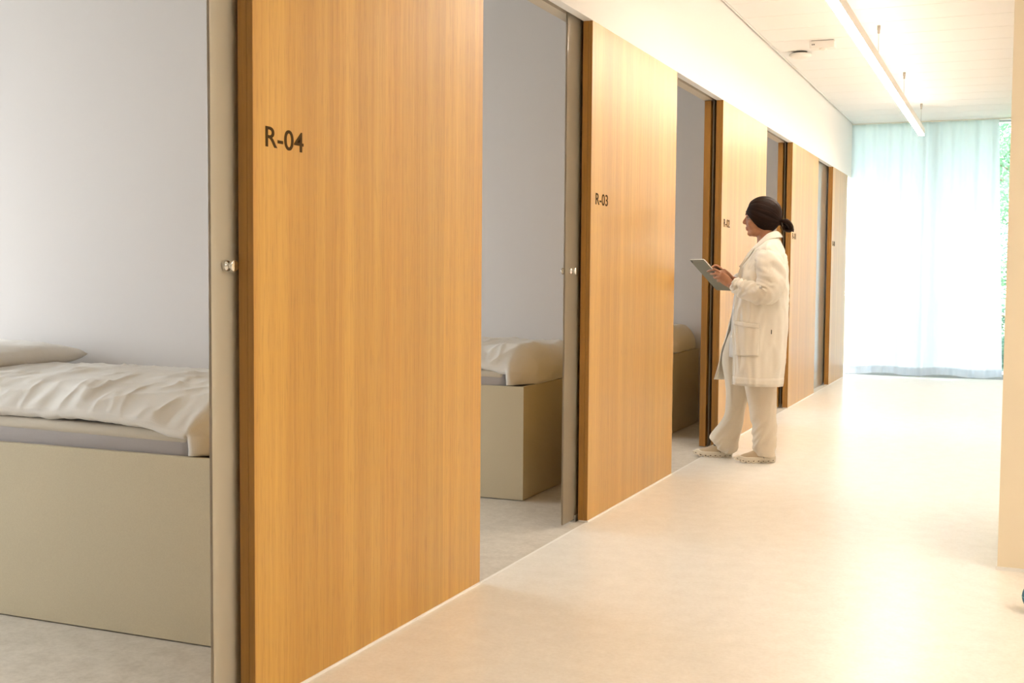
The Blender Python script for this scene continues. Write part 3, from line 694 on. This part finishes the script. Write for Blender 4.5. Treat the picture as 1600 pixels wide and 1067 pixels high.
# ---- trousers
def leg(bm, prof, y):
    R2 = []
    for k in range(41):
        v = k / 40; a = cr([Vector((p[0], p[1], p[2])) for p in prof], v); yy = cr([Vector((p[3], p[4], 0)) for p in prof], v)
        z, xf, xb = a; R2.append([Vector((p.x, p.y + yy.x, p.z)) for p in ring_xy(z, xf, xb, yy.y, 30, 0, .9)])
    loft(bm, R2)
bm = bmesh.new()
leg(bm, [(.90, .09, -.17, -.07, .10), (.78, .14, -.13, -.085, .105), (.65, .172, -.065, -.095, .10), (.50, .150, -.025, -.105, .090), (.38, .142, .005, -.11, .085), (.26, .158, .030, -.115, .082), (.15, .232, .055, -.118, .082), (.115, .240, .062, -.118, .080), (.085, .205, .068, -.118, .080), (.035, .175, .078, -.118, .078)], -.1)
leg(bm, [(.90, .09, -.19, .07, .10), (.78, .10, -.195, .085, .105), (.65, .070, -.19, .08, .10), (.50, .030, -.18, .07, .092), (.38, .002, -.178, .06, .086), (.26, -.022, -.176, .05, .082), (.14, -.042, -.172, .042, .078), (.08, -.046, -.170, .04, .076), (.04, -.060, -.170, .04, .074)], .1)
leg(bm, [(1.02, .075, -.17, 0, .16), (.92, .085, -.18, 0, .172), (.84, .085, -.18, 0, .175), (.78, .06, -.16, 0, .14)], 0)
me = remesh(bm, .007, 6)
for v in me.vertices:
    p = v.co.copy(); near = p.y > -.03
    cx = (-.09 if near else .09) if p.z < .7 else -.05; cy = (.055 if near else -.112) if p.z < .7 else 0
    d = Vector((p.x - cx, p.y - cy, 0)); d = d.normalized() if d.length > .01 else Vector((1, 0, 0))
    low = ss(.42, .08, p.z)
    f = .007 * fnoise((p.x * 7, p.y * 7, p.z * 3 + 5)) + .015 * (1 - 2 * abs(fnoise((p.x * 5 + 2, p.y * 5, p.z * 13 + p.x * 20)))) * low + .004 * max(0, 1 - 3 * abs(fnoise((p.x * 11, p.y * 11, p.z * 2.2)))) * (1 - low)
    v.co = p + d * f + Vector((0, 0, .006 * fnoise((p.x * 14, p.y * 14, 1)) * low))
    if v.co.z < .03: v.co.z = .03
link('trousers', me, M['trouser'], pe, smooth=True)['label'] = 'loose cream cotton trousers gathered over the shoes'

# ---- lab coat: an open sheet round the body
def cat(pts, n):
    return [cr(pts, k / (n - 1)) for k in range(n)]
LV = [ # near edge, near side, back corner, back, far back corner, far side, far edge, each (x,y,z)
 [(-.030, .048, 1.382), (-.062, .064, 1.415), (-.100, .068, 1.445), (-.140, .050, 1.462), (-.153, 0, 1.466)],
 [(-.022, .058, 1.366), (-.060, .100, 1.395), (-.105, .118, 1.420), (-.158, .085, 1.432), (-.176, 0, 1.436)],
 [(-.008, .062, 1.350), (-.040, .135, 1.365), (-.100, .180, 1.376), (-.178, .125, 1.375), (-.200, 0, 1.380)],
 [(.020, .064, 1.300), (-.010, .150, 1.300), (-.092, .205, 1.300), (-.190, .150, 1.310), (-.217, 0, 1.318)],
 [(.062, .075, 1.220), (.025, .165, 1.215), (-.082, .214, 1.210), (-.200, .155, 1.210), (-.232, 0, 1.210)],
 [(.088, .100, 1.080), (.045, .172, 1.080), (-.070, .212, 1.080), (-.200, .155, 1.080), (-.235, 0, 1.080)],
 [(.098, .120, .950), (.052, .180, .950), (-.065, .212, .950), (-.200, .155, .950), (-.234, 0, .950)],
 [(.098, .140, .740), (.054, .195, .740), (-.060, .220, .740), (-.190, .160, .740), (-.224, 0, .740)],
 [(.096, .155, .508), (.056, .208, .506), (-.056, .232, .503), (-.175, .165, .500), (-.203, 0, .492)]]
FAR = [(-.030, -.046), (-.022, -.058), (-.008, -.062), (.020, -.060), (.066, -.070), (.098, -.090), (.118, -.110), (.162, -.130), (.212, -.140)]
NS, NTc = 121, 90
LVF = []
for r, fx in zip(LV, FAR):
    far = [(x, -y, z) for x, y, z in r[3::-1]]
    s3 = Vector((*fx, r[0][2])); far[-1] = tuple(s3); far[-2] = ((far[-2][0] + s3.x - r[0][0]) , far[-2][1], far[-2][2])
    LVF.append(cat([Vector(p) for p in r] + [Vector(p) for p in far], NS))
def coat_raw(s, t):
    x = s * (NS - 1); i = min(int(x), NS - 2); f = x - i
    return cr([q[i].lerp(q[i + 1], f) for q in LVF], t)
def coat(s, t, off=0.0):
    p = coat_raw(s, t); e = .004
    ds = coat_raw(min(s + e, 1), t) - coat_raw(max(s - e, 0), t); dt = coat_raw(s, min(t + e, 1)) - coat_raw(s, max(t - e, 0))
    n_ = dt.cross(ds)
    n_ = n_.normalized() if n_.length > 1e-9 else Vector((0, 1, 0))
    if n_.dot(Vector((p.x + .07, p.y, 0))) < 0: n_ = -n_
    low = ss(.35, 1.0, t); mid = ss(.15, .35, t)
    d = .013 * fnoise((s * 14, t * 2.2, 3)) * low + .010 * max(0, 1 - 3.2 * abs(fnoise((s * 13 + t * 2, t * 5 - s * 4, 21)))) * mid + .0035 * fnoise((s * 40, t * 16, 5)) * mid
    d += .012 * max(0, 1 - abs((s - .335) - .03 * (t - .3)) / .045) * ss(.66, .95, t)      # side fold
    return p + n_ * (d + off)
def patch(fn, nu, nv, m, name, parent, thick, offset=1):
    b = bmesh.new(); g = [[b.verts.new(fn(i / nu, j / nv)) for i in range(nu + 1)] for j in range(nv + 1)]
    for a, c in zip(g, g[1:]):
        for i in range(nu): b.faces.new((a[i], a[i + 1], c[i + 1], c[i]))
    o = obj(name, b, m, parent, smooth=True)
    s = o.modifiers.new('t', 'SOLIDIFY'); s.thickness = thick; s.offset = 0
    return o
lc = patch(lambda u, v: coat(u, v), 150, 130, M['coat'], 'lab_coat', pe, .005)
lc['label'] = 'open knee length white lab coat'
patch(lambda u, v: coat(.002 + u * .996, .972 + v * .026, .0025), 150, 3, M['coat'], 'hem', lc, .0015)
patch(lambda u, v: coat(.001 + u * .022, .36 + v * .61, .004), 3, 60, M['coat'], 'button_placket', lc, .003)
# pocket with turned hem
def pk(u, v): return coat(.062 + .185 * u, .774 + .012 * u + (.126 - .012 * u) * v, .009 + .004 * math.sin(PI * u) * (1 - v))
patch(pk, 20, 20, M['coat'], 'pocket', lc, .004)
patch(lambda u, v: coat(.061 + .187 * u, .774 + .012 * u + .018 * v, .013 + .004 * math.sin(PI * u)), 20, 3, M['coat'], 'pocket_hem', lc, .003)
for t in (.42, .56, .715, .835):
    p = coat(.013, t, .008); q = coat(.013, t, .012); bm = bmesh.new(); cyl(bm, p, q, .0075, 16); obj('button', bm, M['button'], lc)
# side slit tag
boxo('tag', -.138, -.132, .222, .2245, .835, .862, M['dark'], lc)
# collar and lapels
def collar(u, v):
    s = .02 + .96 * u; p = coat_raw(s, 0); c = Vector((-.092, 0, p.z)); d = (p - c); d.z = 0; d.normalize()
    front = ss(.30, 0, min(s, 1 - s)); w_ = .050 + .018 * front; st_ = .020 - .014 * front
    if v < .3: k = v / .3; return p + d * (.004 - .002 * k) + Vector((0, 0, st_ * k))
    k = (v - .3) / .7
    return p + d * (.002 + .012 * math.sin(min(k * 3, 1) * PI / 2) + w_ * .62 * k) + Vector((0, 0, st_ + .004 * math.sin(k * PI) - w_ * .80 * k))
patch(collar, 60, 10, M['coat'], 'collar', lc, .004)
def lapel(side):
    def f(u, v):
        t0, t1 = .09, .47; t = t0 + (t1 - t0) * v
        wd = .085 * (1 - v) ** .7 * (1 if v > .12 else .55 + .45 * v / .12)
        s = .004 + wd * u
        return coat(s if side > 0 else 1 - s, t, .008 + .006 * math.sin(u * PI))
    return f
for sd_ in (1, -1): patch(lapel(sd_), 8, 30, M['coat'], 'lapel', lc, .004)
# sleeves
def sleeve(pts, rad, seed, sg):
    b = bmesh.new(); vs = tube(b, pts, rad, 40, 14, round_ends=False)
    inner_ring = [v for r in vs[3:-3] for v in r]
    for _ in range(10): bmesh.ops.smooth_vert(b, verts=inner_ring, factor=.5, use_axis_x=True, use_axis_y=True, use_axis_z=True)
    bmesh.ops.recalc_face_normals(b, faces=b.faces[:]); b.normal_update(); nrm = {v: v.normal.copy() for r in vs for v in r}
    n = len(vs)
    for a, r in enumerate(vs):
        c = sum((v.co for v in r), Vector()) / len(r); t = a / (n - 1)
        for k, v in enumerate(r):
            d = (v.co - c).normalized(); q = 2 * PI * k / 40
            elb = math.exp(-((t - .56) / .16) ** 2); up = math.exp(-((t - .2) / .2) ** 2); cf = ss(.72, .98, t)
            inner = max(0, d.x * .8 + d.z * .6)
            f = .016 * (1 - 2 * abs(fnoise((q * 1.3 + 5, t * 15, seed)))) * elb * (.35 + inner)
            f += .012 * fnoise((q * 1.4 + t * 9, t * 4, seed + 3)) + .009 * max(0, 1 - 3 * abs(fnoise((q * 1.2 + t * 14, t * 6, seed + 8)))) + .007 * math.sin(t * 95 + 2.5 * fnoise((q, t * 3, seed))) * cf * (.5 + .5 * math.sin(q * 1)) +   .006 * elb * inner * math.sin(t * 54 + q * 1.2 + seed)
            v.co += nrm[v] * f * ss(0, .14, t)
    o = obj('sleeve', b, M['coat'], lc, smooth=True); return o
SLN = [(-.085, .118, 1.352), (-.112, .192, 1.27), (-.125, .216, 1.17), (-.112, .222, 1.10), (-.045, .205, 1.090), (.025, .175, 1.110), (.090, .140, 1.139)]
SLF = [(x, -y, z) for x, y, z in SLN[:4]] + [(-.035, -.175, 1.105), (.03, -.13, 1.135), (.092, -.092, 1.162)]
RAD = [(.050, .062), (.074, .088), (.070, .083), (.066, .074), (.062, .068), (.055, .062), (.044, .046)]
sleeve(SLN, RAD, 4.0, 1); sleeve(SLF, RAD, 9.0, -1)
for pts in (SLN, SLF):
    a, b_ = Vector(pts[-2]), Vector(pts[-1]); d = (b_ - a).normalized(); bm = bmesh.new()
    x = d.orthogonal().normalized(); y = d.cross(x)
    R3 = []
    for h, rr in ((-.030, .049), (-.028, .0525), (-.012, .0505), (.004, .047), (.012, .0455), (.014, .043), (.0, .040)):
        R3.append([b_ + d * (h + .004 * math.sin(3 * q)) + (x * math.cos(q) + y * math.sin(q)) * (rr * (1 + .05 * math.sin(4 * q + h * 90))) * .93 for q in [2 * PI * k / 36 for k in range(36)]])
    loft(bm, R3, cap=False); obj('cuff', bm, M['coat'], lc, smooth=True)

# ---- shoes
def shoe(heel, toe, lab):
    heel = Vector((*heel, 0)); toe = Vector((*toe, 0)); d = toe - heel; L = d.length; rz = math.atan2(d.y, d.x)
    R = Matrix.Rotation(rz, 3, 'Z')
    def T(x, y, z): return heel + R @ Vector((x * L / .26, y, z))
    def hw(x):  # half width of the outline
        return cr([(0, .020, 0), (.03, .031, 0), (.09, .033, 0), (.15, .038, 0), (.20, .041, 0), (.24, .030, 0), (.262, .006, 0)], x / .262)[1]
    def bz(x): return .004 + .017 * ss(.19, .265, x) + .006 * ss(.03, -.01, x)       # rocker
    # upper
    prof = [(0.002, .052, .078), (.02, .048, .088), (.06, .046, .090), (.10, .046, .088), (.14, .040, .078), (.18, .036, .064), (.22, .036, .054), (.25, .034, .041), (.262, .033, .034)]
    b = bmesh.new(); rings = []
    for k in range(33):
        x = .262 * k / 32; q = cr([Vector(p) for p in prof], k / 32); h = q.z; w_ = max(hw(x) * .97, .004); z0 = bz(x) + .012
        rings.append([T(x, w_ * math.copysign(abs(math.cos(a)) ** .75, math.cos(a)) * (1 - .18 * max(math.sin(a), 0)), z0 + max(h - z0, .004) * max(math.sin(a), 0) ** .8 - .004 * max(-math.sin(a), 0)) for a in [2 * PI * j / 24 for j in range(24)]])
    loft(b, rings); up = obj('shoe', b, M['shoe'], pe, smooth=True); up['label'] = lab
    b = bmesh.new(); rings = []
    for k in range(33):
        x = -.004 + .270 * k / 32; w_ = max(hw(min(max(x, 0), .262)) + .003, .006); z0 = bz(x)
        tp = 1 - .55 * ss(.225, .266, x)
        rings.append([T(x, yy, z0 + zz * tp) for yy, zz in ((-w_ * .93, .009), (-w_ + .0015, .013), (-w_, .029), (-w_ * .9, .033), (w_ * .9, .033), (w_, .029), (w_ - .0015, .013), (w_ * .93, .009))])
    loft(b, rings); obj('sole', b, M['sole'], up, smooth=False)
    hb = bmesh.new()
    for k in range(8):
        x = .014 + .0325 * k; w_ = hw(x) + .0035; z0 = bz(x) - .004; b = bmesh.new()
        prof2 = [(.0150 * math.copysign(abs(math.cos(a)) ** .6, math.cos(a)), .0128 * math.copysign(abs(math.sin(a)) ** .6, math.sin(a))) for a in [2 * PI * j / 20 for j in range(20)]]
        hol = [(.0062 * math.cos(a), .0042 * math.sin(a)) for a in [2 * PI * j / 20 for j in range(20)]]
        def rg(pf, y): return [T(x + px, y, z0 + .0130 + pz) for px, pz in pf]
        loft(b, [rg(hol, -w_), rg(prof2, -w_), rg(prof2, w_), rg(hol, w_), rg(hol, -w_)], cap=False)
        obj('sole_pod', b, M['sole'], up)
        loft(hb, [rg(hol, -w_ + .003), rg(hol, w_ - .003)])
    obj('sole_hole_shade', hb, M['sole_dark'], up)  # dark plugs stand in for the shade inside the pod holes
    b = bmesh.new(); tube(b, [T(.075, .036, .030), T(.09, .034, .055), T(.105, .026, .080)], [.0012] * 3, 6, 5); obj('shoe_seam', b, M['brow'], up)
    b = bmesh.new(); tube(b, [T(.114, .020, .077), T(.121, .012, .079), T(.126, 0, .078)], [.004, .004, .003], 8, 4); obj('elastic_lace', b, M['dark'], up)
shoe((-.172, .028), (.080, .088), 'beige knit shoe nearer to the camera')
shoe((.098, -.122), (.350, -.118), 'beige knit shoe stepping forward')

# ------------------------------------------------------------------ tablet held in both hands
rt = empty('tablet'); tag(rt, 'slim grey tablet held up in the hands of the person', 'tablet')
PM = Matrix.Translation(PO) @ Matrix.Rotation(PRZ, 4, 'Z')
tm = Matrix((( TE2.x, TE1.x, TNN.x, 0), (TE2.y, TE1.y, TNN.y, 0), (TE2.z, TE1.z, TNN.z, 0), (0, 0, 0, 1)))
rt.matrix_world = PM @ Matrix.Translation(TN) @ tm
if tm.to_3x3().determinant() < 0: print('tablet frame mirrored')
M['tab'] = mat('warm_grey_aluminium', (.235, .22, .165), .45, metal=.25); M['tab_edge'] = mat('bright_aluminium_edge', (.80, .76, .68), .35, metal=.3)
def rrect(x0, x1, y0, y1, r, z, n=6):
    out = []
    for cx, cy, a0 in ((x1 - r, y1 - r, 0), (x0 + r, y1 - r, 90), (x0 + r, y0 + r, 180), (x1 - r, y0 + r, 270)):
        for k in range(n + 1):
            a = math.radians(a0 + 90 * k / n); out.append(Vector((cx + r * math.cos(a), cy + r * math.sin(a), z)))
    return out
TW, TH = .214, .28
bm = bmesh.new(); loft(bm, [rrect(.001, TW - .001, -TH / 2 + .001, TH / 2 - .001, .012, .0035), rrect(.0002, TW - .0002, -TH / 2 + .0002, TH / 2 - .0002, .0125, .0030)]); obj('back_plate', bm, M['tab'], rt)
bm = bmesh.new(); loft(bm, [rrect(0, TW, -TH / 2, TH / 2, .013, .0030), rrect(0, TW, -TH / 2, TH / 2, .013, -.0030)]); obj('side_frame', bm, M['tab_edge'], rt)
bm = bmesh.new(); loft(bm, [rrect(.001, TW - .001, -TH / 2 + .001, TH / 2 - .001, .012, -.0030), rrect(.001, TW - .001, -TH / 2 + .001, TH / 2 - .001, .012, -.0034)]); obj('screen_glass', bm, M['dark'], rt)
bm = bmesh.new(); lathe(bm, (TW - .016, TH / 2 - .016, .0035), (0, 0, 1), [(0, .008), (.0015, .008), (.002, .006), (.002, .001)], 20); obj('camera_lens', bm, M['dark'], rt)
